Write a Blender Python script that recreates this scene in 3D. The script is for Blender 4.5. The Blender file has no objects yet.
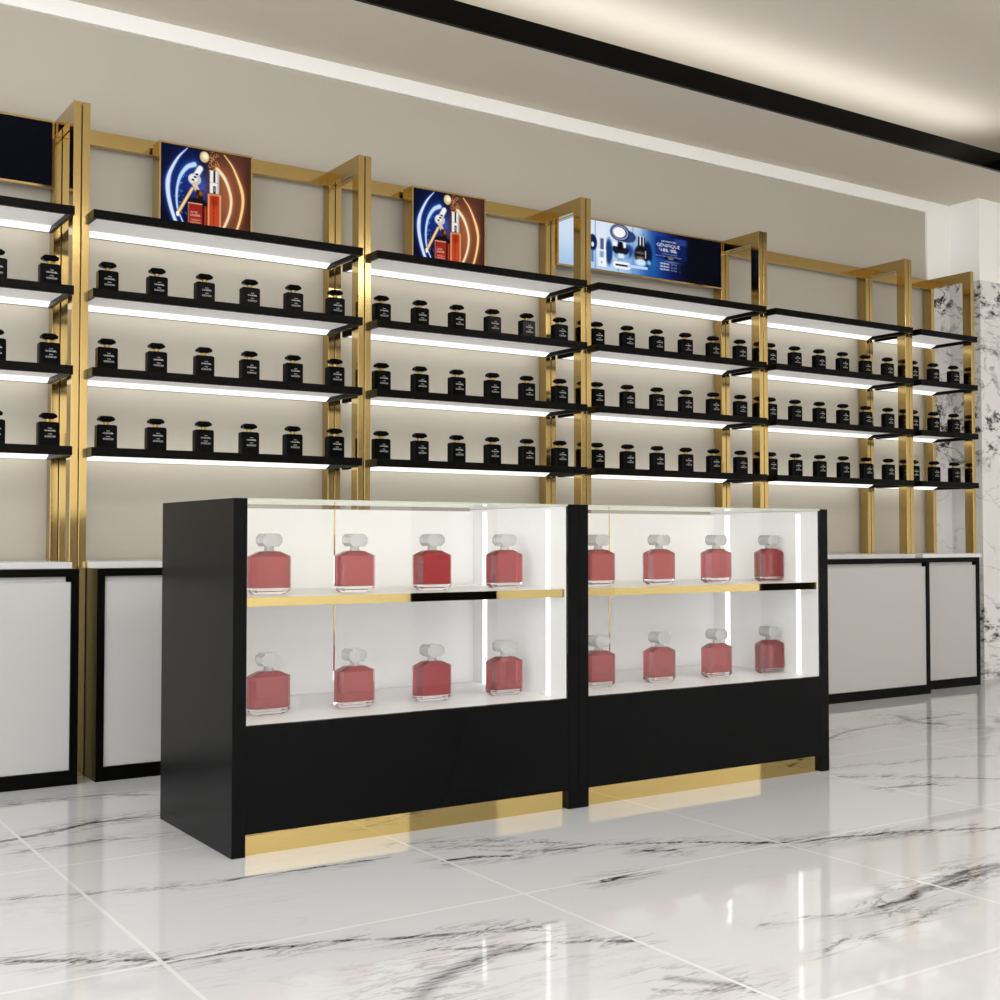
import bpy, math, random
import numpy as np
from mathutils import Vector

random.seed(4)
S = bpy.context.scene
COL = S.collection

# ------------------------------------------------------------------ helpers
def lin(r, g, b):
    f = lambda c: (c / 255 / 12.92) if c / 255 <= .04045 else ((c / 255 + .055) / 1.055) ** 2.4
    return (f(r), f(g), f(b), 1)

class MB:
    """collects shapes for ONE mesh"""
    def __init__(s): s.v, s.f, s.m = [], [], []
    def box(s, x0, x1, y0, y1, z0, z1, mi=0):
        b = len(s.v)
        s.v += [(x0, y0, z0), (x1, y0, z0), (x1, y1, z0), (x0, y1, z0), (x0, y0, z1), (x1, y0, z1), (x1, y1, z1), (x0, y1, z1)]
        for q in ((0, 3, 2, 1), (4, 5, 6, 7), (0, 1, 5, 4), (1, 2, 6, 5), (2, 3, 7, 6), (3, 0, 4, 7)):
            s.f.append(tuple(b + i for i in q)); s.m.append(mi)
        return s
    def loft(s, rings, mi=0):
        """rings of equal length, closed with end caps"""
        n = len(rings[0]); b = len(s.v)
        for r in rings: s.v += r
        for k in range(len(rings) - 1):
            for i in range(n):
                j = (i + 1) % n
                s.f.append((b + k * n + i, b + k * n + j, b + (k + 1) * n + j, b + (k + 1) * n + i)); s.m.append(mi)
        s.f.append(tuple(b + i for i in reversed(range(n)))); s.m.append(mi)
        t = b + (len(rings) - 1) * n
        s.f.append(tuple(t + i for i in range(n))); s.m.append(mi)
        return s
    def prism(s, pts, axis, a, b_, mi=0):
        """outline extruded along an axis: 'x' pts=(y,z), 'y' pts=(x,z), 'z' pts=(x,y)"""
        f = {'x': lambda p, t: (t, p[0], p[1]), 'y': lambda p, t: (p[0], t, p[1]), 'z': lambda p, t: (p[0], p[1], t)}[axis]
        return s.loft([[f(p, a) for p in pts], [f(p, b_) for p in pts]], mi)
    def mesh(s, name, mats):
        me = bpy.data.meshes.new(name)
        me.from_pydata(s.v, [], s.f)
        for m in (mats if isinstance(mats, (list, tuple)) else [mats]): me.materials.append(m)
        me.polygons.foreach_set('material_index', s.m)
        import bmesh
        bm = bmesh.new(); bm.from_mesh(me); bmesh.ops.recalc_face_normals(bm, faces=bm.faces); bm.to_mesh(me); bm.free()
        me.update()
        return me
    def obj(s, name, mats, parent=None, bevel=0):
        return link(name, s.mesh(name, mats), parent, bevel)

def link(name, me, parent=None, bevel=0):
    o = bpy.data.objects.new(name, me); COL.objects.link(o)
    if parent: o.parent = parent
    if bevel:
        m = o.modifiers.new('bevel', 'BEVEL'); m.width = bevel; m.segments = 2; m.limit_method = 'ANGLE'; m.angle_limit = .6
    return o

def empty(name, loc):
    o = bpy.data.objects.new(name, None); COL.objects.link(o); o.location = loc; o.empty_display_size = .1
    return o

def tag(o, label=None, cat=None, group=None, kind=None):
    if label: o['label'] = label
    if cat: o['category'] = cat
    if group: o['group'] = group
    if kind: o['kind'] = kind
    return o

KIDS = {}
def children(o): return [c for c in list(bpy.data.objects) if c.parent == o]
def copy_tree(o, parent=None, depth=0, tree=None):
    c = o.copy(); COL.objects.link(c); c.parent = parent
    for ch in children(o) if tree is None else tree.get(o.name, []):
        copy_tree(ch, c, depth + 1, tree)
    return c

def oct_ring(a, b, c, z, cx=0, cy=0):
    """rectangle with cut corners, half sizes a, b, corner cut c"""
    p = [(-a + c, -b), (a - c, -b), (a, -b + c), (a, b - c), (a - c, b), (-a + c, b), (-a, b - c), (-a, -b + c)]
    return [(cx + x, cy + y, z) for x, y in p]

def circ(r, z, n=20): return [(r * math.cos(2 * math.pi * i / n), r * math.sin(2 * math.pi * i / n), z) for i in range(n)]

def text_mesh(name, body, size, mat, align='CENTER', bold=0.0):
    cu = bpy.data.curves.new(name, 'FONT'); cu.body = body; cu.size = size; cu.align_x = align; cu.offset = bold
    cu.resolution_u = 2
    o = bpy.data.objects.new(name, cu); COL.objects.link(o)
    dg = bpy.context.evaluated_depsgraph_get()
    me = bpy.data.meshes.new_from_object(o.evaluated_get(dg))
    bpy.data.objects.remove(o); bpy.data.curves.remove(cu)
    me.materials.clear(); me.materials.append(mat)
    return me

def lettering(name, lines, mat, parent, y, spin=0):
    """lines: (text, size, x centre, z baseline, bold) on a face that looks towards -Y"""
    V, F = [], []
    for t, size, x, z, bold, *wide in lines:
        me = text_mesh('t', t, size, mat, bold=bold); b = len(V)
        k = wide[0] / max(1e-6, 2 * max(v.co.x for v in me.vertices)) if wide else 1      # letterspaced to a given width
        V += [(x + v.co.x * k, y, z + v.co.y) for v in me.vertices]
        F += [tuple(b + i for i in p.vertices) for p in me.polygons]
        bpy.data.meshes.remove(me)
    me = bpy.data.meshes.new(name); me.from_pydata(V, [], F); me.materials.append(mat)
    return link(name, me, parent)

# ------------------------------------------------------------------ materials
def nmat(name):
    m = bpy.data.materials.new(name); m.use_nodes = True
    nt = m.node_tree; nt.nodes.clear()
    out = nt.nodes.new('ShaderNodeOutputMaterial')
    return m, nt, out

def N(nt, kind, **kw):
    n = nt.nodes.new(kind)
    for k, v in kw.items():
        if k.startswith('_'): setattr(n, k[1:], v)
        else: n.inputs[k.replace('_', ' ')].default_value = v
    return n

def mth(nt, op, a, b=None, c=None):
    n = nt.nodes.new('ShaderNodeMath'); n.operation = op
    for i, x in enumerate((a, b, c)):
        if x is None: continue
        if isinstance(x, (int, float)): n.inputs[i].default_value = x
        else: nt.links.new(x, n.inputs[i])
    return n.outputs[0]

def pbr(name, col, rough=.5, metal=0, bump=0, bscale=200, var=0, vscale=3, **kw):
    m, nt, out = nmat(name)
    p = N(nt, 'ShaderNodeBsdfPrincipled'); L = nt.links.new
    p.inputs['Base Color'].default_value = col; p.inputs['Roughness'].default_value = rough; p.inputs['Metallic'].default_value = metal
    for k, v in kw.items(): p.inputs[k.replace('_', ' ')].default_value = v
    L(p.outputs[0], out.inputs[0])
    tc = N(nt, 'ShaderNodeTexCoord')
    if var:
        no = N(nt, 'ShaderNodeTexNoise', Scale=vscale, Detail=4)
        L(tc.outputs['Object'], no.inputs['Vector'])
        mx = N(nt, 'ShaderNodeMix', _data_type='RGBA')
        mx.inputs[6].default_value = tuple(c * (1 - var) for c in col[:3]) + (1,); mx.inputs[7].default_value = tuple(min(1, c * (1 + var)) for c in col[:3]) + (1,)
        L(no.outputs[0], mx.inputs[0]); L(mx.outputs[2], p.inputs['Base Color'])
    if bump:
        no = N(nt, 'ShaderNodeTexNoise', Scale=bscale, Detail=3)
        L(tc.outputs['Object'], no.inputs['Vector'])
        b = N(nt, 'ShaderNodeBump', Strength=bump, Distance=.002); L(no.outputs[0], b.inputs['Height']); L(b.outputs[0], p.inputs['Normal'])
    return m

def emit(name, col, strength):
    m, nt, out = nmat(name)
    e = N(nt, 'ShaderNodeEmission', Strength=strength); e.inputs[0].default_value = col
    nt.links.new(e.outputs[0], out.inputs[0]); return m

def brushed_gold(name, rough):
    m, nt, out = nmat(name); L = nt.links.new
    p = N(nt, 'ShaderNodeBsdfPrincipled', Metallic=1.0, Roughness=rough)
    p.inputs['Base Color'].default_value = lin(188, 162, 106)
    tc = N(nt, 'ShaderNodeTexCoord'); mp = N(nt, 'ShaderNodeMapping'); mp.inputs['Scale'].default_value = (400, 400, 3)
    no = N(nt, 'ShaderNodeTexNoise', Scale=1.0, Detail=2)
    L(tc.outputs['Object'], mp.inputs[0]); L(mp.outputs[0], no.inputs['Vector'])
    b = N(nt, 'ShaderNodeBump', Strength=.06, Distance=.001); L(no.outputs[0], b.inputs['Height']); L(b.outputs[0], p.inputs['Normal'])
    L(p.outputs[0], out.inputs[0]); return m

def thin_glass(name, tint, gloss=1.0, ior=1.45):
    m, nt, out = nmat(name); L = nt.links.new
    t = N(nt, 'ShaderNodeBsdfTransparent'); t.inputs[0].default_value = tint
    g = N(nt, 'ShaderNodeBsdfGlossy', Roughness=0.0); g.inputs[0].default_value = (gloss,) * 3 + (1,)
    ge = N(nt, 'ShaderNodeNewGeometry'); dt = N(nt, 'ShaderNodeVectorMath', _operation='DOT_PRODUCT')
    L(ge.outputs['Incoming'], dt.inputs[0]); L(ge.outputs['Normal'], dt.inputs[1])
    c = mth(nt, 'SUBTRACT', 1.0, mth(nt, 'ABSOLUTE', dt.outputs['Value']))       # Schlick, the same from both sides
    fr = mth(nt, 'ADD', .025, mth(nt, 'MULTIPLY', .9, mth(nt, 'POWER', c, 5.0)))
    mx = N(nt, 'ShaderNodeMixShader'); L(fr, mx.inputs[0]); L(t.outputs[0], mx.inputs[1]); L(g.outputs[0], mx.inputs[2]); L(mx.outputs[0], out.inputs[0])
    return m

GOLD = brushed_gold('brushed_gold_metal', .13)
MIRROR = pbr('polished_gold_metal', lin(214, 189, 124), .012, 1)
BLACK = pbr('black_satin_lacquer', (.0016, .0015, .0013, 1), .3, Specular_IOR_Level=.06)
BLACKC = pbr('black_counter_lacquer', (.0024, .0024, .0026, 1), .25, Specular_IOR_Level=.08)
BOTTLE = pbr('black_bottle_glass', (.003, .003, .003, 1), .15, Specular_IOR_Level=.03)
WHITE = pbr('white_lacquer', (.74, .735, .73, 1), .35)
DOORW = pbr('white_door_panel', (.455, .446, .43, 1), .4, var=.012)
INNER = pbr('white_display_interior', (.88, .872, .87, 1), .45)
STONE = pbr('white_counter_stone', (.66, .655, .65, 1), .25, var=.05, vscale=6)
PAINT = pbr('beige_wall_paint', (.43, .395, .33, 1), .75, bump=.05, bscale=60, var=.03, vscale=2.5)
CEILP = pbr('ceiling_paint', (.66, .60, .51, 1), .85)
TRIMW = pbr('white_trim_paint', (.90, .88, .84, 1), .6)
FASCIA = pbr('black_gloss_fascia', (.002, .002, .0018, 1), .1, Specular_IOR_Level=.1)
UNDER = pbr('white_shelf_underside', (.82, .82, .83, 1), .5, Emission_Color=(1, .99, .97, 1), Emission_Strength=.24)  # slight even glow added so the underside and wall come out brighter
LED = emit('shelf_led', (1, .985, .96, 1), 1.25)
WALL_FILL = emit('added_wall_glow', (1, .97, .92, 1), 6.5)  # glow for the added strips that brighten the wall behind the shelves
LEDC = emit('counter_led', (1, .99, .975, 1), 2.3)
INK = pbr('white_print', (.62, .62, .6, 1), .6)
NECK = pbr('dull_gold_neck', lin(150, 124, 70), .3, 1)
GLASS = thin_glass('clear_pane_glass', (.985, .992, .985, 1))
EDGE = pbr('green_glass_edge', lin(178, 184, 164), .2)
STOPPER = pbr('clear_stopper_glass', (.70, .695, .69, 1), .12, 0, Transmission_Weight=.6, IOR=1.3)
BODYG = pbr('clear_bottle_glass', (.99, .98, .98, 1), .0, 0, Transmission_Weight=1.0, IOR=1.3)
def perfume():
    m, nt, out = nmat('red_perfume'); L = nt.links.new
    p = N(nt, 'ShaderNodeBsdfPrincipled', Roughness=.03, IOR=1.33)
    p.inputs['Base Color'].default_value = (.58, .085, .095, 1); p.inputs['Transmission Weight'].default_value = .75
    L(p.outputs[0], out.inputs[0]); return m
LIQUID = perfume()

def marble_floor():
    m, nt, out = nmat('polished_white_marble_tiles'); L = nt.links.new
    p = N(nt, 'ShaderNodeBsdfPrincipled', Roughness=.045, IOR=1.42)
    tc = N(nt, 'ShaderNodeTexCoord'); sx = N(nt, 'ShaderNodeSeparateXYZ'); L(tc.outputs['Object'], sx.inputs[0])
    M = lambda op, a, b=None, c=None: mth(nt, op, a, b, c)
    # tile grid 0.915 m
    def cell(axis, off, size):
        u = M('DIVIDE', M('SUBTRACT', sx.outputs[axis], off), size)
        fl = M('FLOOR', u); fr = M('SUBTRACT', u, fl)
        d = M('MULTIPLY', M('MINIMUM', fr, M('SUBTRACT', 1.0, fr)), size)
        return fl, d
    ix, dx = cell(0, .862, .917); iy, dy = cell(1, 2.578, .909)
    grout = M('LESS_THAN', M('MINIMUM', dx, dy), .005)
    # per tile shift of the stone figure
    cx = N(nt, 'ShaderNodeCombineXYZ'); L(M('MULTIPLY', ix, 3.7), cx.inputs[0]); L(M('MULTIPLY', iy, 5.3), cx.inputs[1]); L(M('ADD', M('MULTIPLY', ix, 1.9), M('MULTIPLY', iy, 2.3)), cx.inputs[2])
    add = N(nt, 'ShaderNodeVectorMath', _operation='ADD'); L(tc.outputs['Object'], add.inputs[0]); L(cx.outputs[0], add.inputs[1])
    # figure runs across the picture: stretch along a diagonal
    mp = N(nt, 'ShaderNodeMapping'); mp.inputs['Rotation'].default_value = (0, 0, math.radians(28)); mp.inputs['Scale'].default_value = (.55, 2.6, 1)
    L(add.outputs[0], mp.inputs[0])
    def ridge(scale, w, detail=6, rough=.6, dist=1.0):
        n = N(nt, 'ShaderNodeTexNoise', Scale=scale, Detail=detail, Roughness=rough, Distortion=dist); L(mp.outputs[0], n.inputs['Vector'])
        return M('SUBTRACT', 1.0, M('MINIMUM', M('DIVIDE', M('ABSOLUTE', M('SUBTRACT', n.outputs[0], .5)), w), 1.0))
    fil = ridge(2.6, .018); fil2 = ridge(6.0, .035, 5, .65, .6)
    n2 = N(nt, 'ShaderNodeTexNoise', Scale=1.4, Detail=3); L(add.outputs[0], n2.inputs['Vector'])
    patch = M('MULTIPLY', M('MAXIMUM', M('SUBTRACT', n2.outputs[0], .5), 0.0), 5.0)
    att = N(nt, 'ShaderNodeAttribute', _attribute_name='vein'); sa = N(nt, 'ShaderNodeSeparateColor'); L(att.outputs['Color'], sa.inputs[0])
    d, amp, core = sa.outputs[0], sa.outputs[1], sa.outputs[2]      # distance to the vein, its strength, its half width (m)
    nf = N(nt, 'ShaderNodeTexNoise', Scale=14.0, Detail=5, Roughness=.7); L(mp.outputs[0], nf.inputs['Vector'])
    dw = M('ADD', d, M('MULTIPLY', M('SUBTRACT', nf.outputs[0], .5), .034))
    line = M('SUBTRACT', 1.0, M('MINIMUM', M('DIVIDE', M('ABSOLUTE', dw), core), 1.0))
    nb = N(nt, 'ShaderNodeTexNoise', Scale=5.0, Detail=3); L(mp.outputs[0], nb.inputs['Vector'])
    line = M('MULTIPLY', M('MULTIPLY', line, amp), M('ADD', M('MULTIPLY', nb.outputs[0], 1.1), .35))
    halo = M('MULTIPLY', amp, M('SUBTRACT', 1.0, M('MINIMUM', M('DIVIDE', d, M('MULTIPLY', core, 7.0)), 1.0)))
    wisps = M('MULTIPLY', M('MULTIPLY', fil2, halo), .75)
    faint = M('MULTIPLY', M('MULTIPLY', fil, patch), .16)
    tot = M('MINIMUM', M('ADD', M('ADD', line, wisps), M('ADD', faint, M('MULTIPLY', halo, .05))), .97)
    mx = N(nt, 'ShaderNodeMix', _data_type='RGBA'); mx.inputs[6].default_value = (.61, .617, .635, 1); mx.inputs[7].default_value = (.018, .018, .02, 1); L(tot, mx.inputs[0])
    mg = N(nt, 'ShaderNodeMix', _data_type='RGBA'); L(mx.outputs[2], mg.inputs[6]); mg.inputs[7].default_value = (.73, .735, .745, 1); L(M('MULTIPLY', grout, .85), mg.inputs[0])
    L(mg.outputs[2], p.inputs['Base Color']); L(p.outputs[0], out.inputs[0])
    return m

def marble_wall():
    m, nt, out = nmat('black_veined_white_marble'); L = nt.links.new
    p = N(nt, 'ShaderNodeBsdfPrincipled', Roughness=.12)
    tc = N(nt, 'ShaderNodeTexCoord'); sx = N(nt, 'ShaderNodeSeparateXYZ'); L(tc.outputs['Object'], sx.inputs[0])
    M = lambda op, a, b=None, c=None: mth(nt, op, a, b, c)
    # slabs 2.068 m tall, the same figure in each, first joint at z = 0.476
    zz = M('SUBTRACT', sx.outputs[2], .476); k = M('FLOOR', M('DIVIDE', zz, 2.068)); zl = M('SUBTRACT', zz, M('MULTIPLY', k, 2.068))
    cv = N(nt, 'ShaderNodeCombineXYZ'); L(M('ADD', sx.outputs[0], M('MULTIPLY', sx.outputs[1], -1.0)), cv.inputs[0]); L(zl, cv.inputs[2])
    # dense bands near the top of a slab and again lower down
    b1 = M('SUBTRACT', 1.0, M('MINIMUM', M('DIVIDE', M('ABSOLUTE', M('SUBTRACT', zl, 1.98)), .22), 1.0))
    b2 = M('SUBTRACT', 1.0, M('MINIMUM', M('DIVIDE', M('ABSOLUTE', M('SUBTRACT', zl, 1.12)), .34), 1.0))
    b3 = M('SUBTRACT', 1.0, M('MINIMUM', M('DIVIDE', M('ABSOLUTE', M('SUBTRACT', zl, 1.6)), .28), 1.0))
    dens = M('ADD', M('MAXIMUM', b1, b2), M('MULTIPLY', b3, .45))
    mp = N(nt, 'ShaderNodeMapping'); mp.inputs['Rotation'].default_value = (0, math.radians(-28), 0); mp.inputs['Scale'].default_value = (1.0, 1, 1.5); L(cv.outputs[0], mp.inputs[0])
    def ridge(scale, w, dist=1.2, rough=.62, off=.5):
        n = N(nt, 'ShaderNodeTexNoise', Scale=scale, Detail=7, Roughness=rough, Distortion=dist); L(mp.outputs[0], n.inputs['Vector'])
        return M('SUBTRACT', 1.0, M('MINIMUM', M('DIVIDE', M('ABSOLUTE', M('SUBTRACT', n.outputs[0], off)), w), 1.0))
    thick = M('MULTIPLY', ridge(1.9, .05, 1.5, .64), dens)
    nb = N(nt, 'ShaderNodeTexNoise', Scale=9.0, Detail=6, Roughness=.75); L(mp.outputs[0], nb.inputs['Vector'])
    thick = M('MULTIPLY', thick, M('MULTIPLY', M('MAXIMUM', M('SUBTRACT', nb.outputs[0], .44), 0.0), 14.0))
    thin = M('MULTIPLY', ridge(1.7, .010, .7, .5), M('ADD', M('MULTIPLY', dens, .7), .25))
    tot = M('MINIMUM', M('ADD', thick, thin), .97)
    mx = N(nt, 'ShaderNodeMix', _data_type='RGBA'); mx.inputs[6].default_value = (.72, .71, .69, 1); mx.inputs[7].default_value = (.012, .011, .011, 1); L(tot, mx.inputs[0])
    jt = M('LESS_THAN', M('MINIMUM', zl, M('SUBTRACT', 2.068, zl)), .0016)
    mj = N(nt, 'ShaderNodeMix', _data_type='RGBA'); L(mx.outputs[2], mj.inputs[6]); mj.inputs[7].default_value = (.45, .44, .42, 1); L(M('MULTIPLY', jt, .6), mj.inputs[0])
    L(mj.outputs[2], p.inputs['Base Color']); L(p.outputs[0], out.inputs[0])
    return m

def picture(name, strength):
    """a printed, backlit picture held in the colour attribute of its own panel"""
    m, nt, out = nmat(name); L = nt.links.new
    a = N(nt, 'ShaderNodeAttribute', _attribute_name='print')
    e = N(nt, 'ShaderNodeEmission', Strength=strength); L(a.outputs['Color'], e.inputs[0])
    g = N(nt, 'ShaderNodeBsdfPrincipled', Roughness=.15); g.inputs['Specular IOR Level'].default_value = .0; g.inputs['Base Color'].default_value = (.004, .004, .004, 1)
    ad = N(nt, 'ShaderNodeAddShader'); L(e.outputs[0], ad.inputs[0]); L(g.outputs[0], ad.inputs[1]); L(ad.outputs[0], out.inputs[0])
    return m

# ------------------------------------------------------------------ setting
WALL_Y, SOFFIT, RAISED = 5.13, 3.072, 3.40
XL, XR, YF = -3.2, 8.7, -4.2

# floor with the stone's veins (distance to each vein, strength, half width)
VEINS = [  # strength, half width, points
 (1.0, .016, [(0.60, 3.82), (0.804, 3.861), (0.989, 3.918), (1.091, 3.963), (1.216, 3.964), (1.309, 3.953)]),
 (.8, .011, [(0.914, 4.396), (1.109, 4.401), (1.238, 4.376), (1.411, 4.261)]),
 (.65, .009, [(0.677, 3.243), (0.811, 3.206), (0.875, 3.173), (0.948, 3.167), (1.132, 3.1), (1.298, 3.104), (1.491, 3.085), (1.672, 3.079)]),
 (.95, .013, [(0.45, 2.87), (0.581, 2.776), (0.756, 2.661), (0.88, 2.586), (0.937, 2.563), (1.027, 2.565), (1.104, 2.53), (1.215, 2.512), (1.354, 2.445), (1.479, 2.396), (1.574, 2.376), (1.658, 2.338)]),
 (.75, .010, [(1.761, 3.184), (1.852, 3.166), (1.987, 3.106), (2.162, 2.947), (2.244, 2.864)]),
 (1.0, .014, [(1.778, 2.958), (1.869, 2.949), (1.957, 2.904)]),
 (.85, .011, [(2.244, 2.864), (2.404, 2.786), (2.51, 2.731)]), (1.0, .013, [(2.51, 2.731), (2.696, 2.593), (2.754, 2.569), (2.864, 2.554), (2.993, 2.514), (3.135, 2.481), (3.398, 2.354)]),
 (.85, .012, [(2.007, 2.554), (2.076, 2.565), (2.152, 2.574)]), (.95, .013, [(2.308, 2.739), (2.386, 2.7)]),
 (.8, .012, [(1.368, 2.339), (1.465, 2.291), (1.593, 2.246), (1.711, 2.184), (1.777, 2.14)]),
 (.6, .035, [(1.205, 2.098), (1.285, 2.176), (1.4, 2.227), (1.487, 2.245), (1.555, 2.231)]),
 (.6, .022, [(1.685, 1.924), (1.72, 1.874), (1.779, 1.808)]), (.55, .012, [(1.616, 1.889), (1.69, 1.841), (1.784, 1.772)]),
 (.7, .008, [(2.219, 2.057), (2.339, 2.005), (2.423, 2.007)]), (1.0, .018, [(2.423, 2.007), (2.552, 2.021), (2.631, 2.053), (2.789, 2.082), (2.9, 2.102), (3.022, 2.096)]),
 (.85, .014, [(2.612, 2.044), (2.725, 2.034), (2.888, 2.063), (2.985, 2.07)]),
 (.6, .008, [(2.047, 1.851), (2.097, 1.872), (2.166, 1.891), (2.228, 1.874), (2.374, 1.881), (2.519, 1.924), (2.64, 1.943)]),
 (.8, .017, [(4.241, 3.806), (4.493, 3.912), (4.711, 3.951), (4.982, 3.965), (5.196, 3.985), (5.442, 3.992)]), (.75, .05, [(5.13, 4.113), (5.022, 3.938), (5.068, 3.83)]),
 (.75, .012, [(3.628, 3.185), (3.768, 3.116), (3.908, 3.0), (4.091, 2.832)]), (1.0, .014, [(3.605, 2.954), (3.705, 2.93), (3.811, 2.904)]),
 (.45, .009, [(3.951, 3.267), (4.334, 3.229), (4.545, 3.145)]), (.5, .008, [(2.087, 2.071), (2.209, 2.063)]), (.4, .012, [(3.738, 3.331), (3.987, 3.296)]),
 (.6, .012, [(0.826, 3.706), (0.938, 3.715), (1.055, 3.724), (1.243, 3.658)]), (.75, .012, [(1.923, 3.007), (2.059, 2.903), (2.225, 2.863)]), (.6, .010, [(1.792, 3.121), (1.924, 3.062), (2.044, 2.982)]),
]
def build_floor(mat):
    xs = np.concatenate([np.linspace(XL, .3, 8)[:-1], np.arange(.3, 5.8, .014), np.linspace(5.8, XR, 10)])
    ys = np.concatenate([np.linspace(YF, 1.4, 10)[:-1], np.arange(1.4, 4.5, .014), np.linspace(4.5, WALL_Y, 4)])
    X, Y = np.meshgrid(xs, ys); nx, ny = len(xs), len(ys)
    D = np.full(X.shape, 9.); A = np.zeros(X.shape); W = np.full(X.shape, .01)
    best = np.full(X.shape, 1e9)
    for amp, w, pts in VEINS:
        d = np.full(X.shape, 9.)
        for (ax, ay), (bx, by) in zip(pts, pts[1:]):
            L2 = (bx - ax) ** 2 + (by - ay) ** 2
            t = np.clip(((X - ax) * (bx - ax) + (Y - ay) * (by - ay)) / L2, 0, 1)
            d = np.minimum(d, np.hypot(X - ax - t * (bx - ax), Y - ay - t * (by - ay)))
        score = d / w
        k = score < best
        best[k] = score[k]; D[k] = d[k]; A[k] = amp; W[k] = w
    A = np.where(best < 12, A, 0)
    v = np.stack([X.ravel(), Y.ravel(), np.zeros(nx * ny)], 1)
    i = (np.arange(ny - 1)[:, None] * nx + np.arange(nx - 1)[None]).ravel()
    f = np.stack([i, i + 1, i + nx + 1, i + nx], 1)
    me = bpy.data.meshes.new('floor'); me.vertices.add(len(v)); me.vertices.foreach_set('co', v.ravel())
    me.loops.add(f.size); me.loops.foreach_set('vertex_index', f.ravel())
    me.polygons.add(len(f)); me.polygons.foreach_set('loop_start', np.arange(0, f.size, 4))
    me.update(calc_edges=True)
    a = me.attributes.new('vein', 'FLOAT_COLOR', 'POINT')
    a.data.foreach_set('color', np.stack([np.minimum(D, 1).ravel(), A.ravel(), W.ravel(), np.ones(nx * ny)], 1).ravel().astype(np.float32))
    me.materials.append(mat); me.validate()
    return link('floor', me)
tag(build_floor(marble_floor()), kind='structure')

MARBLE = marble_wall()
tag(MB().box(XL, 6.92, WALL_Y, WALL_Y + .12, 0, RAISED).obj('wall_back', PAINT), kind='structure')
col = MB()      # the pier at the end of the units: marble below, painted above
col.box(6.92, XR, 4.89, WALL_Y + .12, 0, 2.544, 0); col.box(6.92, XR, 4.89, WALL_Y + .12, 2.544, RAISED, 1)
tag(col.obj('wall_right', [MARBLE, TRIMW]), kind='structure')
tag(MB().box(XR, XR + .1, YF, WALL_Y + .12, 0, RAISED).obj('wall_side', TRIMW), kind='structure')
tag(MB().box(.6, XR, YF - .1, YF, 0, RAISED).obj('wall_front', TRIMW), kind='structure')
tag(MB().box(6.1, 7.1, YF, YF + .04, 0, 2.3).box(6.56, 6.6, YF + .04, YF + .07, .9, 1.3).obj('unseen_dark_panel_1', BLACK), kind='structure')  # added out of view to give the gold edges a black reflection
tag(MB().box(XR - .04, XR, -1.95, -1.25, 0, 2.3).box(XR - .07, XR - .04, -1.36, -1.32, .9, 1.3).obj('unseen_dark_panel_2', BLACK), kind='structure')  # second added dark panel, there only for its reflection in the gold
tag(MB().box(XL, XR, YF, WALL_Y + .12, RAISED, RAISED + .08).obj('ceiling', CEILP), kind='structure')
sof = MB().box(XL, XR, 4.475, WALL_Y, SOFFIT, SOFFIT + .03); sof.box(6.62, XR, YF, 4.475, SOFFIT, SOFFIT + .03)
tag(sof.obj('trim_1', CEILP), kind='structure')
fas = MB().box(XL, 6.62, 4.455, 4.475, SOFFIT - .001, 3.178); fas.box(6.62, 6.64, YF, 4.475, SOFFIT - .001, 3.178)
tag(fas.obj('trim_2', FASCIA), kind='structure')
band = MB().box(XL, 6.92, 5.116, WALL_Y, 2.999, SOFFIT); band.box(6.695, 6.92, 5.116, WALL_Y, 2.544, 2.999)
tag(MB().box(6.695, 6.92, 5.116, WALL_Y, 0, 2.544).obj('trim_4', MARBLE), kind='structure')
tag(band.obj('trim_3', TRIMW), kind='structure')

# ------------------------------------------------------------------ shelving units
PITCH, U0 = 1.2007, 1.2550
ZS = [2.126, 1.828, 1.5297, 1.2297]          # tops of the four shelves
PW, PH = .0286, 2.545
def make_unit(width, shelf_x0, shelf_x1):
    r = empty('shelving_unit', (0, 0, 0))
    x0, x1 = .0022, width
    for xa in (x0, x1 - PW):
        for ya in (4.765, 5.055):
            MB().box(xa, xa + PW, ya, ya + .06, 0, PH if ya < 5 else PH - .06).obj('post', GOLD, r, .0012)
        MB().box(xa, xa + PW, 4.825, 5.115, PH - .06, PH).obj('top_beam', GOLD, r, .0012)
    MB().box(x0 + PW, x1 - PW, 5.07, 5.112, 2.483, 2.543).obj('back_rail', GOLD, r, .0012)
    for z in ZS:
        b, t, w = z - .0332, z, .014
        y0, y1 = 4.704, 5.042
        m = MB().box(shelf_x0, shelf_x1, y0, y1, z - .012, t)
        m.box(shelf_x0, shelf_x1, y0, y0 + w, b, z - .012); m.box(shelf_x0, shelf_x1, y1 - .008, y1, b, z - .012)
        m.box(shelf_x0, shelf_x0 + w, y0 + w, y1 - .008, b, z - .012); m.box(shelf_x1 - w, shelf_x1, y0 + w, y1 - .008, b, z - .012)
        sh = m.obj('shelf', BLACK, r)
        MB().box(shelf_x0 + w, shelf_x1 - w, y0 + w, y1 - .008, z - .0145, z - .0125).obj('light_panel', UNDER, sh)
        MB().box(shelf_x0 + .01, shelf_x1 - .01, y1, y1 + .003, b + .004, t - .004).obj('added_glow_strip', WALL_FILL, sh)  # added glowing strip, hidden behind the shelf, brightens the wall
        ye, zb, zt = y1 - .009, b + .001, z - .015
        MB().prism([(ye, zb), (ye, zt), (ye - .042, zt), (ye - .004, zb)], 'x', shelf_x0 + w + .001, shelf_x1 - w - .001).obj('led_strip', LED, sh)
    return r
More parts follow.
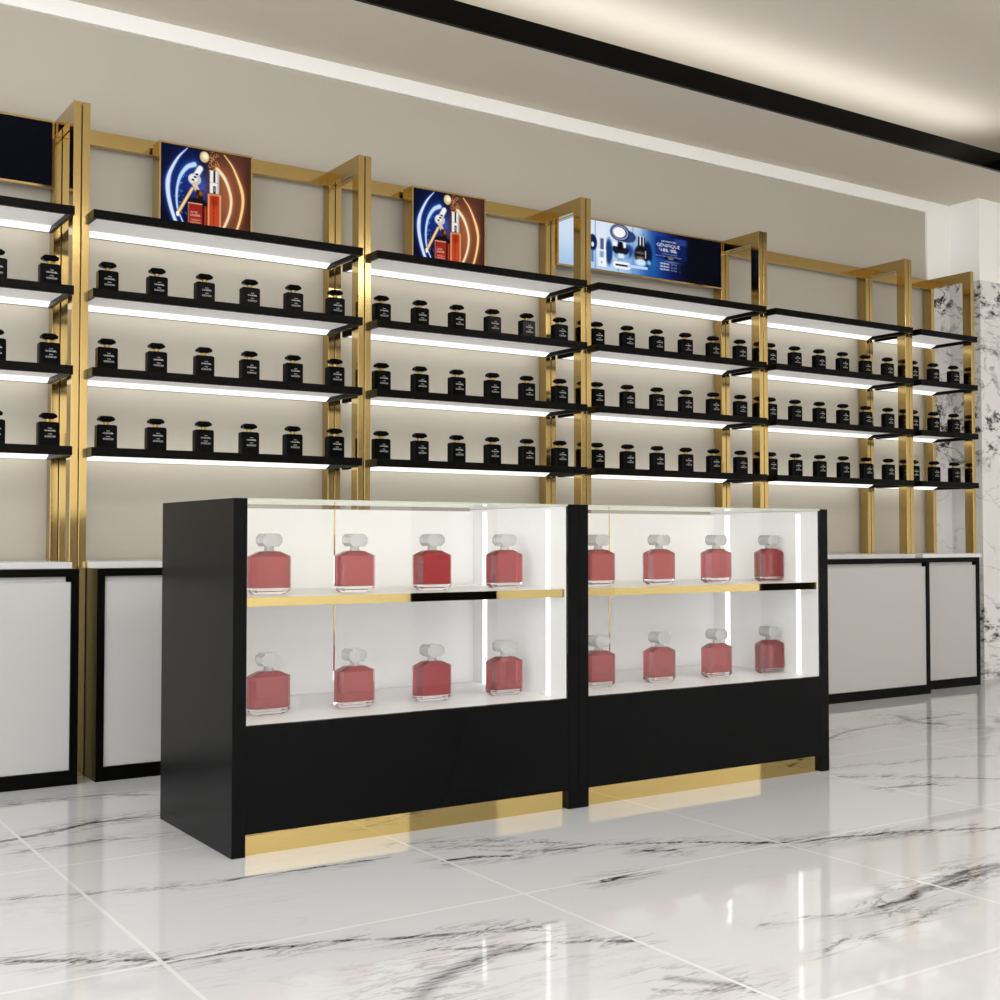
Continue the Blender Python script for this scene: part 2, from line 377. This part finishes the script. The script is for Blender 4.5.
UNIT_TXT = ['gold frame shelving unit cut off by the picture edge, under the all-dark navy screen',
            'gold frame shelving unit under the larger of the two square serum adverts',
            'gold frame shelving unit under the smaller, farther square serum advert',
            'gold frame shelving unit under the blue landscape skincare banner',
            'full-width gold frame shelving unit without any advert, beyond the blue banner',
            'narrow gold frame shelving unit at the far end against the marble pier']
unit = make_unit(PITCH - .0022, .0305, 1.1615)
units = [unit] + [copy_tree(unit) for _ in range(4)] + [make_unit(.6205, .0305, .566)]
UX = [U0 + PITCH * (k - 1) for k in range(6)]
for k, u in enumerate(units):
    u.location = (UX[k], 0, 0)
    tag(u, UNIT_TXT[k], 'shelving unit', 'gold framed shelving units along the back wall')

# ------------------------------------------------------------------ base cabinets
def make_cabinet(x0, x1, yf):
    r = empty('base_cabinet', (0, 0, 0))
    zt, yb = .7776, 5.112
    m = MB().box(x0, x1, yf + .05, yb, 0, zt)                              # carcass
    m.box(x0, x0 + .028, yf, yf + .05, 0, zt); m.box(x1 - .028, x1, yf, yf + .05, 0, zt)
    m.box(x0 + .028, x1 - .028, yf, yf + .05, 0, .052); m.box(x0 + .028, x1 - .028, yf, yf + .05, .7496, zt)
    m.obj('carcass', BLACK, r)
    d = MB().box(x0 + .0285, x1 - .0285, yf + .007, yf + .045, .053, .729)
    d.box(x0 + .0285, x1 - .043, yf + .022, yf + .045, .729, .749)
    d.obj('door', DOORW, r)
    MB().box(x0 + .001, x1 - .001, 4.71, 4.764, zt, .8005).box(x0 + .001, x1 - .001, 4.764, 5.113, zt, .8005).obj('countertop', STONE, r)
    return r
cab = make_cabinet(.0325, 1.1682, 4.613)
cabs = [cab] + [copy_tree(cab) for _ in range(4)] + [make_cabinet(.0325, .5895, 4.7255)]
CAB_TXT = ['white door base cabinet with black frame, cut off by the picture edge',
           'white door black framed base cabinet partly hidden by the side of the near counter',
           'black framed base cabinet wholly behind the near lit display counter',
           'black framed base cabinet wholly behind the far lit display counter',
           'wide white door black framed base cabinet just past the far display counter',
           'narrow set-back white door base cabinet beside the marble pier']
for k, c in enumerate(cabs):
    c.location = (UX[k], 0, 0); tag(c, CAB_TXT[k], 'cabinet', 'base cabinets under the gold shelving')

# ------------------------------------------------------------------ black perfume bottles
def make_black_bottle():
    r = empty('perfume_bottle', (0, 0, 0))
    a, b = .0390, .0215
    MB().loft([oct_ring(a, b, .005, 0), oct_ring(a, b, .005, .0915), oct_ring(a - .002, b - .002, .004, .095), oct_ring(a - .007, b - .006, .003, .0972)]).obj('body', BOTTLE, r)
    MB().loft([circ(.0115, .0968), circ(.0115, .0995), circ(.009, .1), circ(.009, .105), circ(.011, .1055), circ(.011, .1085)]).obj('neck', NECK, r)
    MB().loft([oct_ring(.013, .011, .004, .1080), oct_ring(.0298, .020, .006, .1140), oct_ring(.0312, .0215, .006, .1190), oct_ring(.0300, .020, .006, .1240), oct_ring(.022, .014, .005, .131)]).obj('stopper', BOTTLE, r)
    lettering('lettering', [('NOIR', .0058, .003, .0705, 0), ('CHANEL', .0082, .003, .0610, .0001, .042), ('PARIS', .0058, .003, .0490, 0), ('COCO', .0090, .003, .0385, .0001, .040)], INK, r, -b - .0003)
    return r
bb = make_black_bottle()
ORD = ['first', 'second', 'third', 'fourth', 'fifth', 'sixth']
ROWN = ['top', 'middle', 'lowest']
UN = ['in cut-off unit under dark screen', 'under larger square serum advert', 'under smaller square serum advert', 'under blue landscape banner',
      'in wide unit without advert', 'in narrow end unit by pier']
first = True
tree = {o.name: children(o) for o in [bb]}
for k in range(6):
    cols = [4, 5] if k == 0 else ([0, 1, 2] if k == 5 else range(6))
    for row, z in enumerate(ZS[1:]):
        for j in cols:
            o = bb if first else copy_tree(bb, None, 0, tree)
            first = False
            o.location = (UX[k] + (.131 if k == 0 else .122) + .1950 * j, 4.84, z)
            w = {0: {4: 'cropped one', 5: 'whole one'}[j] if j > 3 else ''}.get(k) if k == 0 else ORD[j] + ' from left'
            tag(o, f'black perfume bottle, {w} on {ROWN[row]} bottle row {UN[k]}', 'perfume bottle', 'square black perfume bottles on the lit shelves')

# ------------------------------------------------------------------ adverts above the shelves
def grid_picture(name, w, h, nx, ny, fn, mat, parent, y):
    u, t = np.meshgrid(np.linspace(0, 1, nx), np.linspace(0, 1, ny))      # t runs downwards
    rgb = np.clip(fn(u, t), 0, 1)
    rgb = np.where(rgb <= .04045, rgb / 12.92, ((rgb + .055) / 1.055) ** 2.4)
    v = np.stack([(u * w).ravel(), np.full(u.size, y), ((1 - t) * h).ravel()], 1)
    i = (np.arange(ny - 1)[:, None] * nx + np.arange(nx - 1)[None]).ravel()
    f = np.stack([i, i + nx, i + nx + 1, i + 1], 1)
    me = bpy.data.meshes.new(name); me.from_pydata(v.tolist(), [], f.tolist())
    a = me.attributes.new('print', 'FLOAT_COLOR', 'POINT')
    a.data.foreach_set('color', np.concatenate([rgb, np.ones(rgb.shape[:2] + (1,))], 2).ravel().astype(np.float32))
    me.materials.append(mat)
    return link(name, me, parent)

def over(img, col, mask):
    m = np.clip(mask, 0, 1)[..., None]
    return img * (1 - m) + np.array(col) / 255. * m
def sm(e0, e1, x):
    t = np.clip((x - e0) / (e1 - e0), 0, 1); return t * t * (3 - 2 * t)
def poly_dist(u, t, pts):
    d = np.full(u.shape, 9.); s = np.zeros(u.shape); n = len(pts) - 1
    for i, ((ax, ay), (bx, by)) in enumerate(zip(pts, pts[1:])):
        L2 = (bx - ax) ** 2 + (by - ay) ** 2
        q = np.clip(((u - ax) * (bx - ax) + (t - ay) * (by - ay)) / L2, 0, 1)
        e = np.hypot(u - ax - q * (bx - ax), t - ay - q * (by - ay))
        k = e < d; d[k] = e[k]; s[k] = ((i + q) / n)[k]
    return d, s
def smooth(pts, n=6):
    P = [np.array(p) for p in pts]; P = [2 * P[0] - P[1]] + P + [2 * P[-1] - P[-2]]; out = []
    for i in range(1, len(P) - 2):
        for k in range(n):
            x = k / n
            out.append(tuple(.5 * (2 * P[i] + (P[i + 1] - P[i - 1]) * x + (2 * P[i - 1] - 5 * P[i] + 4 * P[i + 1] - P[i + 2]) * x * x + (3 * P[i] - P[i - 1] - 3 * P[i + 1] + P[i + 2]) * x ** 3)))
    return out + [tuple(P[-2])]
def rect(u, t, a, b, c, d, s=.006): return sm(a - s, a + s, u) * (1 - sm(b - s, b + s, u)) * sm(c - s, c + s, t) * (1 - sm(d - s, d + s, t))
def ell(u, t, cx, cy, rx, ry, s=.12): return 1 - sm(1 - s, 1 + s, np.hypot((u - cx) / rx, (t - cy) / ry))

def art_serum(u, t):
    one = np.ones(u.shape + (3,))
    img = one * np.array([3, 6, 32]) / 255
    img = over(img, (16, 44, 124), np.exp(-(((u - .30) / .2) ** 2 + ((t - .38) / .33) ** 2)) * .9)
    img = over(img, (66, 92, 190), np.exp(-(((u - .46) / .1) ** 2 + ((t - .42) / .16) ** 2)) * .8)
    img = over(img, (84, 46, 36), sm(.44, .58, u))
    img = over(img, (150, 88, 56), np.exp(-(((u - .72) / .17) ** 2 + ((t - .48) / .4) ** 2)) * sm(.47, .6, u))
    img = over(img, (58, 30, 26), sm(.88, 1.02, u) * .7)
    img = over(img, (70, 40, 34), (1 - sm(0, .2, t)) * sm(.5, .62, u) * .5)
    def arc(img, pts, w0, w1, w2, core, glow):
        d, s = poly_dist(u, t, smooth(pts))
        w = np.where(s < .4, w0 + (w1 - w0) * s / .4, w1 + (w2 - w1) * (s - .4) / .6)
        img = over(img, glow, np.exp(-(d / (w * 1.1 + .006)) ** 2) * .7)
        return over(img, core, 1 - sm(w * .35, w * .9, d))
    img = arc(img, [(.29, .01), (.19, .13), (.105, .30), (.08, .42), (.085, .55), (.115, .69), (.156, .81), (.2, .9)], .004, .040, .026, (216, 228, 250), (50, 100, 205))
    img = arc(img, [(.365, .18), (.29, .22), (.22, .32), (.185, .44), (.175, .57), (.187, .69), (.22, .78), (.27, .88)], .044, .022, .008, (196, 220, 250), (40, 96, 200))
    img = arc(img, [(.70, .02), (.79, .13), (.86, .275), (.9, .39), (.915, .5), (.9, .64), (.863, .79), (.82, .9)], .005, .028, .016, (250, 214, 150), (200, 112, 40))
    img = arc(img, [(.62, .19), (.69, .26), (.738, .35), (.77, .45), (.78, .54), (.765, .66), (.72, .79), (.66, .9)], .034, .024, .022, (246, 226, 190), (190, 118, 62))
    rng = np.random.RandomState(3)
    for _ in range(60):
        x, y = .58 + rng.randn() * .035, .12 + rng.randn() * .07
        img = over(img, (226, 170, 96), ell(u, t, x, y, .006, .006, .5) * .8)
    for _ in range(40):
        q = rng.rand(); x, y = .19 + .04 * rng.randn() * .5 + .1 * (q - .5) ** 2 * 2, .3 + q * .45
        img = over(img, (150, 190, 240), ell(u, t, x + .02, y, .005, .005, .5) * .7)
    # cream pearl
    img = over(img, (214, 186, 130), ell(u, t, .477, .078, .052, .062)); img = over(img, (252, 238, 205), ell(u, t, .486, .066, .034, .036, .5))
    # dropper with grip
    d, s = poly_dist(u, t, [(.345, .45), (.19, .745)]); img = over(img, (140, 96, 50), 1 - sm(.017, .022, d)); img = over(img, (240, 208, 150), 1 - sm(.007, .014, np.abs(d - .003)))
    img = over(img, (255, 244, 220), ell(u, t, .188, .75, .017, .03))
    d, s = poly_dist(u, t, [(.375, .32), (.43, .215)]); img = over(img, (120, 120, 128), 1 - sm(.036, .042, d)); img = over(img, (240, 240, 244), 1 - sm(.024, .034, d))
    img = over(img, (200, 196, 194), ell(u, t, .37, .345, .072, .066)); img = over(img, (238, 236, 236), ell(u, t, .355, .335, .045, .045, .4))
    for x, y in ((.395, .285), (.375, .318), (.352, .352)): img = over(img, (18, 18, 28), ell(u, t, x, y, .017, .011, .3))
    d, s = poly_dist(u, t, [(.37, .40), (.40, .46)]); img = over(img, (214, 196, 170), 1 - sm(.024, .03, d))
    # brown bottle
    img = over(img, (38, 18, 14), rect(u, t, .385, .465, .455, .56)); img = over(img, (140, 84, 40), ell(u, t, .44, .49, .022, .03, .4)); img = over(img, (90, 46, 22), ell(u, t, .40, .53, .012, .03, .5))
    img = over(img, (26, 10, 14), np.clip(ell(u, t, .40, .60, .105, .052) + rect(u, t, .30, .52, .585, 1.1), 0, 1))
    img = over(img, (130, 30, 20), rect(u, t, .465, .52, .62, 1.1)); img = over(img, (40, 10, 10), rect(u, t, .462, .476, .6, 1.1)); img = over(img, (226, 110, 60), rect(u, t, .488, .496, .64, 1.1, .006) * .7)
    img = over(img, (150, 38, 24), rect(u, t, .302, .458, .607, 1.1)); img = over(img, (232, 200, 188), rect(u, t, .302, .458, .605, .616, .004) * .9); img = over(img, (235, 170, 150), rect(u, t, .302, .307, .607, 1.1, .003))
    img = over(img, (190, 66, 40), np.exp(-(((u - .38) / .05) ** 2 + ((t - .86) / .12) ** 2)) * .7)
    # slim bottle with silver cap
    img = over(img, (236, 234, 232), rect(u, t, .538, .642, .215, .468)); img = over(img, (20, 18, 20), rect(u, t, .578, .600, .216, .345, .005)); img = over(img, (22, 20, 22), rect(u, t, .576, .606, .385, .468, .005)); img = over(img, (240, 240, 240), rect(u, t, .586, .60, .40, .45, .004) * .6)
    img = over(img, (170, 160, 158), rect(u, t, .622, .642, .215, .468, .008) * .7); img = over(img, (150, 140, 140), rect(u, t, .538, .646, .345, .352, .003) * .7)
    img = over(img, (244, 178, 128), rect(u, t, .518, .664, .478, 1.1, .01)); img = over(img, (186, 64, 32), rect(u, t, .535, .648, .49, 1.1, .012)); img = over(img, (150, 38, 18), rect(u, t, .56, .63, .50, .60, .02) * .8)
    img = over(img, (206, 84, 48), np.exp(-(((u - .59) / .035) ** 2 + ((t - .8) / .15) ** 2)) * .6)
    return img

def art_banner(u, t):
    one = np.ones(u.shape + (3,))
    img = one * np.array([206, 222, 240]) / 255
    img = over(img, (150, 186, 224), sm(.3, 1.1, t) * .75 * (1 - sm(.1, .3, u) * .3)); img = over(img, (226, 234, 244), np.exp(-(((u - .24) / .09) ** 2 + ((t - .3) / .4) ** 2)) * .8)
    img = over(img, (58, 110, 180), sm(.36, .52, u) * sm(-.3, .9, t)); img = over(img, (120, 170, 220), np.exp(-(((u - .42) / .08) ** 2 + ((t - .62) / .3) ** 2)) * .6)
    img = over(img, (26, 70, 146), sm(.46, .58, u) * .95); img = over(img, (10, 26, 84), sm(.54, .70, u)); img = over(img, (2, 3, 16), sm(.64, .82, u))
    img = over(img, (30, 110, 180), np.exp(-(((u - .56) / .04) ** 2 + ((t - .65) / .3) ** 2)) * .6)
    for x in (.212, .348, .437, .50): img = over(img, (70, 120, 180), rect(u, t, x - .003, x + .003, -.1, 1.1, .003) * .6)
    # navy tin at the edge of the post
    img = over(img, (16, 30, 70), ell(u, t, .196, .46, .026, .17)); img = over(img, (220, 232, 246), ell(u, t, .196, .5, .008, .05))
    img = over(img, (40, 100, 170), rect(u, t, .186, .202, .60, .86, .008) * .8)
    # open jar lid
    img = over(img, (24, 50, 104), ell(u, t, .40, .22, .055, .13) * .9); img = over(img, (18, 26, 72), ell(u, t, .358, .165, .058, .175)); img = over(img, (200, 212, 230), ell(u, t, .358, .165, .049, .148)); img = over(img, (30, 44, 96), ell(u, t, .357, .163, .044, .13)); img = over(img, (244, 244, 248), ell(u, t, .354, .16, .038, .11))
    # clear bottle with slate cap, its shadow
    img = over(img, (24, 58, 120), ell(u, t, .292, .6, .022, .27, .3)); img = over(img, (236, 242, 250), rect(u, t, .226, .274, .57, .93, .01)); img = over(img, (250, 252, 255), rect(u, t, .262, .274, .35, .93, .006)); img = over(img, (84, 92, 128), rect(u, t, .241, .262, .345, .575, .005)); img = over(img, (110, 140, 180), rect(u, t, .238, .262, .61, .74, .008) * .8); img = over(img, (80, 90, 120), rect(u, t, .247, .252, .82, .86, .004))
    # low black pot
    img = over(img, (30, 70, 136), ell(u, t, .408, .52, .03, .14, .4)); img = over(img, (120, 160, 206), ell(u, t, .365, .60, .048, .14)); img = over(img, (20, 24, 40), np.clip(ell(u, t, .362, .52, .05, .11), 0, 1)); img = over(img, (10, 10, 16), rect(u, t, .345, .375, .355, .53, .006)); img = over(img, (240, 244, 250), rect(u, t, .317, .343, .37, .46, .006)); img = over(img, (240, 244, 250), rect(u, t, .378, .394, .36, .47, .006)); img = over(img, (216, 232, 246), rect(u, t, .345, .385, .60, .70, .01))
    # dropper bottle
    img = over(img, (8, 20, 60), ell(u, t, .525, .52, .03, .25, .3)); img = over(img, (10, 12, 20), rect(u, t, .468, .51, .18, .45, .005)); img = over(img, (235, 240, 248), rect(u, t, .478, .486, .17, .43, .003)); img = over(img, (235, 240, 248), rect(u, t, .498, .504, .17, .43, .003)); img = over(img, (16, 16, 24), ell(u, t, .487, .55, .043, .19, .2)); img = over(img, (92, 78, 70), ell(u, t, .482, .52, .03, .03, .5)); img = over(img, (110, 92, 80), ell(u, t, .48, .62, .028, .025, .5)); img = over(img, (220, 230, 244), rect(u, t, .512, .517, .46, .62, .003)); img = over(img, (206, 232, 250), ell(u, t, .484, .72, .034, .075, .4)); img = over(img, (120, 190, 230), ell(u, t, .535, .70, .012, .05, .5))
    # lipstick-like wand lying down
    d, s = poly_dist(u, t * .24, [(.336, .845 * .24), (.405, .845 * .24)]); img = over(img, (240, 244, 250), 1 - sm(.017, .019, d)); img = over(img, (14, 18, 34), 1 - sm(.004, .006, d)); d, s = poly_dist(u, t * .24, [(.41, .835 * .24), (.52, .83 * .24)]); img = over(img, (190, 214, 240), 1 - sm(.006, .008, d))
    # dark copy panel
    img = over(img, (14, 34, 104), rect(u, t, .575, .775, .10, .56, .012) * .7); img = over(img, (58, 80, 160), rect(u, t, .70, .775, .09, .22, .02) * .6)
    img = over(img, (6, 8, 14), rect(u, t, .635, .715, .505, .575, .004)); img = over(img, (130, 124, 96), rect(u, t, .655, .69, .52, .56, .006) * .9); img = over(img, (90, 120, 190), np.exp(-(((u - .675) / .05) ** 2 + ((t - .615) / .025) ** 2)))
    return img

PRINT1, PRINT2 = picture('serum_advert_print', 1.0), picture('skincare_banner_print', 1.0)
def signbox(name, w, h, d, fw, art, nx, ny, mat):
    r = empty(name, (0, 0, 0))
    m = MB().box(0, w, .006, d, 0, h)
    m.box(0, w, 0, .006, h - fw, h); m.box(0, w, 0, .006, 0, fw); m.box(0, fw, 0, .006, fw, h - fw); m.box(w - fw, w, 0, .006, fw, h - fw)
    m.obj('frame', GOLD, r)
    return r
def square_advert():
    W, H, fw = .404, .392, .007
    r = signbox('advertising_lightbox', W, H, .085, fw, None, 0, 0, None)
    e = grid_picture('printed_panel', W - 2 * fw, H - 2 * fw, 190, 185, art_serum, PRINT1, r, .0045); e.location = (fw, 0, fw)
    ink = emit('advert_lettering_ink', lin(236, 190, 176), .9)
    red = emit('advert_lettering_red', lin(120, 24, 14), .9)
    lettering('label_lettering', [('ESTEE', .012, .143, .106, 0), ('LAUDER', .012, .148, .094, .0002), ('Advanced', .010, .150, .076, 0), ('Night Repair', .009, .150, .066, 0)], ink, e, .0043)
    V = text_mesh('t', 'ADVANCED NIGHT', .013, red, bold=.0002)
    for v in V.vertices: v.co = (.232 - v.co.y, .0043, .115 + v.co.x)       # runs up the slim bottle
    link('label_lettering', V, e)
    return r
s1 = square_advert(); s1.location = (1.618, 4.966, ZS[0])
s2 = copy_tree(s1); s2.location = (2.803, 4.966, ZS[0])
tag(s1, 'larger square gold edged serum advert, blue and orange, on the near shelving top', 'advertising sign', 'lit adverts above the shelving')
tag(s2, 'smaller square gold edged serum advert, blue and orange, on the next shelving top', 'advertising sign', 'lit adverts above the shelving')
def banner():
    W, H, fw = 1.134, .268, .008
    r = signbox('promotional_banner', W, H, .022, fw, None, 0, 0, None)
    e = grid_picture('printed_panel', W - 2 * fw, H - 2 * fw, 400, 100, art_banner, PRINT2, r, .0045); e.location = (fw, 0, fw)
    ink = emit('banner_lettering_ink', lin(214, 222, 240), 1.0)
    w = W - 2 * fw; h = H - 2 * fw; z = lambda t: (1 - t) * h
    L = [('ADVANCED', .0125, w * .660, z(.20), 0, .105), ('GÉNIFIQUE', .0255, w * .657, z(.305), 0, .165), ('「小黑瓶／眼霜」', .0195, w * .655, z(.400), .0002, .125)]
    for i in range(3): L += [('SERUM 30ml', .0135, w * .634, z(.682 + .062 * i), .0002, .062), ('·', .016, w * .600, z(.682 + .062 * i), 0)]
    dim = emit('banner_lettering_dim', lin(150, 166, 205), 1.0)
    D = [('YOUTH ACTIVATING SERUM', .009, w * .665, z(.465), 0, .105), ('SKIN LOOKS VISIBLY YOUNGER, MORE RADIANT', .0085, w * .658, z(.515), 0, .185)]
    for i in range(3): D += [('EYE 15ml', .012, w * .692, z(.682 + .062 * i), 0, .042), ('›', .012, w * .730, z(.682 + .062 * i), 0)]
    lettering('lettering', D, dim, e, .0043)
    lettering('lettering', L, ink, e, .0043)
    return r
b1 = banner(); b1.location = (UX[3] + .033, 5.043, 2.275)
b0 = copy_tree(b1); b0.location = (UX[0] + .033, 5.043, 2.275)
tag(b1, 'wide landscape advert with blue skincare jars and white lettering', 'advertising sign', 'lit adverts above the shelving')
tag(b0, 'dark navy end of a landscape advert cut off by the picture edge', 'advertising sign', 'lit adverts above the shelving')

# ------------------------------------------------------------------ display counters
def make_counter():
    r = empty('display_counter', (0, 0, 0))
    W, D, P, H, ZO = 1.2006, .607, .041, 1.0, .3615
    for xa, s in ((0, 1), (W - P, -1)):
        MB().box(xa, xa + P, 0, D, 0, H).obj('side_panel', BLACKC, r, .0008)
        xi = xa + P if s > 0 else xa - .003
        MB().box(xi, xi + .003, .012, .605, ZO, .9935).obj('inner_lining', INNER, r)
        for y0, y1 in ((.099, .119), (.489, .513)):
            xs = xi + .003 if s > 0 else xi - .002
            MB().box(xs, xs + .002, y0, y1, ZO + .001, .982).obj('led_strip', LEDC, r)
    MB().box(P, W - P, 0, .018, .062, ZO).obj('front_panel', BLACKC, r)
    MB().box(P, W - P, .018, .036, .0, .12).obj('kick_plate', MIRROR, r)
    MB().box(P, W - P, .018, .586, ZO - .018, ZO).obj('deck', INNER, r)
    MB().box(P, W - P, .588, .606, .0, ZO - .0005).obj('back_panel', BLACKC, r)
    mid = .5905
    d = MB().box(P + .004, mid - .0025, .578, .585, ZO + .001, .987); d.obj('sliding_door', INNER, r)
    d = MB().box(mid + .0025, W - P - .004, .578, .585, ZO + .001, .987); d.obj('sliding_door', INNER, r)
    MB().box(mid - .0025, mid + .0025, .5765, .587, ZO + .001, .985).obj('door_edge', MIRROR, r)
    sh = MB().box(P + .004, W - P - .004, .022, .570, .694, .720).obj('shelf', INNER, r)
    MB().box(P + .004, W - P - .004, .0165, .0215, .694, .720).obj('shelf_edge', MIRROR, sh)
    MB().box(P + .0005, W - P - .0005, .003, .009, ZO, .9935).obj('front_glass', GLASS, r)
    tg = MB().box(P + .0005, W - P - .0005, .0035, D - .002, .994, .9995).obj('top_glass', GLASS, r)
    MB().box(P + .0005, W - P - .0005, .001, .003, .994, .9995).obj('glass_edge', EDGE, tg)
    return r
CX = [1.2925, 2.4944]
c1 = make_counter(); c1.location = (CX[0], 3.2947, 0)
c2 = copy_tree(c1); c2.location = (CX[1], 3.2947, 0)
tag(c1, 'near black glass-fronted display counter, its whole grey side showing', 'display counter', 'lit glass display counters')
tag(c2, 'far black glass-fronted display counter, joined behind the near one', 'display counter', 'lit glass display counters')

# ------------------------------------------------------------------ red perfume bottles
def make_red_bottle():
    r = empty('perfume_flacon', (0, 0, 0))
    a, b, c = .0655, .030, .0145
    MB().loft([oct_ring(a - .015, b - .012, .009, 0), oct_ring(a - .002, b - .001, c, .010), oct_ring(a, b, c, .013), oct_ring(a, b, c, .1130), oct_ring(.031, .019, .008, .128), oct_ring(.020, .016, .007, .1290)]).obj('body', BODYG, r)
    MB().loft([oct_ring(a - .006, b - .005, c - .002, .0185), oct_ring(a - .004, b - .004, c - .001, .020), oct_ring(a - .004, b - .004, c - .001, .1120), oct_ring(.029, .017, .007, .1262)]).obj('perfume', LIQUID, r)
    MB().loft([circ(.017, .1285), circ(.017, .131), circ(.0145, .132), circ(.0145, .143)]).obj('collar', STOPPER, r)
    h0, h1, w, k = .1425, .1815, .031, .011
    MB().prism([(-w + k, h0), (w - k, h0), (w, h0 + k), (w, h1 - k), (w - k, h1), (-w + k, h1), (-w, h1 - k), (-w, h0 + k)], 'y', -.028, .028).obj('stopper', STOPPER, r)
    return r
rb = make_red_bottle()
tree = {rb.name: children(rb)}
first = True
for ci, (cx, cname) in enumerate(zip(CX, ('near', 'far'))):
    for lv, (z, lname) in enumerate(((.720, 'upper gold-edged shelf'), (.3615, 'bottom deck'))):
        for j in range(4):
            o = rb if first else copy_tree(rb, None, 0, tree); first = False
            xs = ((.196, .483, .764, 1.048) if ci == 0 else (.248, .533, .819, 1.101))[j]
            o.location = (cx + xs, 3.2947 + .212, z)
            tag(o, f'red faceted perfume bottle, {ORD[j]} from left on {lname} of the {cname} counter', 'perfume bottle', 'red perfume bottles in the glass counters')

# ------------------------------------------------------------------ light
def area(name, loc, rot, sx, sy, power, col=(1, 1, 1)):
    l = bpy.data.lights.new(name, 'AREA'); l.shape = 'RECTANGLE'; l.size, l.size_y = sx, sy; l.energy = power; l.color = col
    o = bpy.data.objects.new(name, l); COL.objects.link(o); o.location = loc; o.rotation_euler = rot; return o
WARM = (1, .985, .96)
area('cove_lamp', (1.7, 4.62, 3.125), (math.pi, 0, 0), 9.8, .05, 17, (.95, .975, 1))
area('cove_lamp', (6.80, .2, 3.125), (math.pi, 0, 0), .05, 8.4, 12, (.95, .975, 1))
for x in (-1.0, 2.0, 5.0):
    for y in (-3.0, -1.0):
        area('unseen_fill_lamp', (x, y, 3.39), (0, 0, 0), 1.2, .6, 46, WARM)  # invented fill lights behind the camera, for general brightness
area('unseen_fill_lamp', (6.9, -.4, 3.05), (0, 0, 0), .3, .3, 60, WARM)  # extra invented fill light that lifts the floor at the far end
w = bpy.data.worlds.new('daylight'); S.world = w; w.use_nodes = True
bg = w.node_tree.nodes['Background']; bg.inputs[0].default_value = (.92, .955, 1, 1); bg.inputs[1].default_value = 3.8

# ------------------------------------------------------------------ camera
cam = bpy.data.cameras.new('camera'); cam.sensor_fit = 'HORIZONTAL'; cam.sensor_width = 36; cam.lens = 36 * 1242.65 / 1000; cam.clip_start = .01
co = bpy.data.objects.new('camera', cam); COL.objects.link(co)
co.location = (0, 0, .88277); co.rotation_euler = (math.radians(90 + 1.8365), 0, math.radians(-33.518))
S.camera = co

S.view_settings.view_transform = 'Standard'; S.view_settings.look = 'None'; S.view_settings.exposure = 0.0; S.view_settings.gamma = 1.0
S.view_settings.use_curve_mapping = False
S.cycles.use_denoising = True
S.cycles.max_bounces = 14; S.cycles.transmission_bounces = 12; S.cycles.transparent_max_bounces = 16; S.cycles.glossy_bounces = 6; S.cycles.diffuse_bounces = 5
S.cycles.sample_clamp_indirect = 6.0
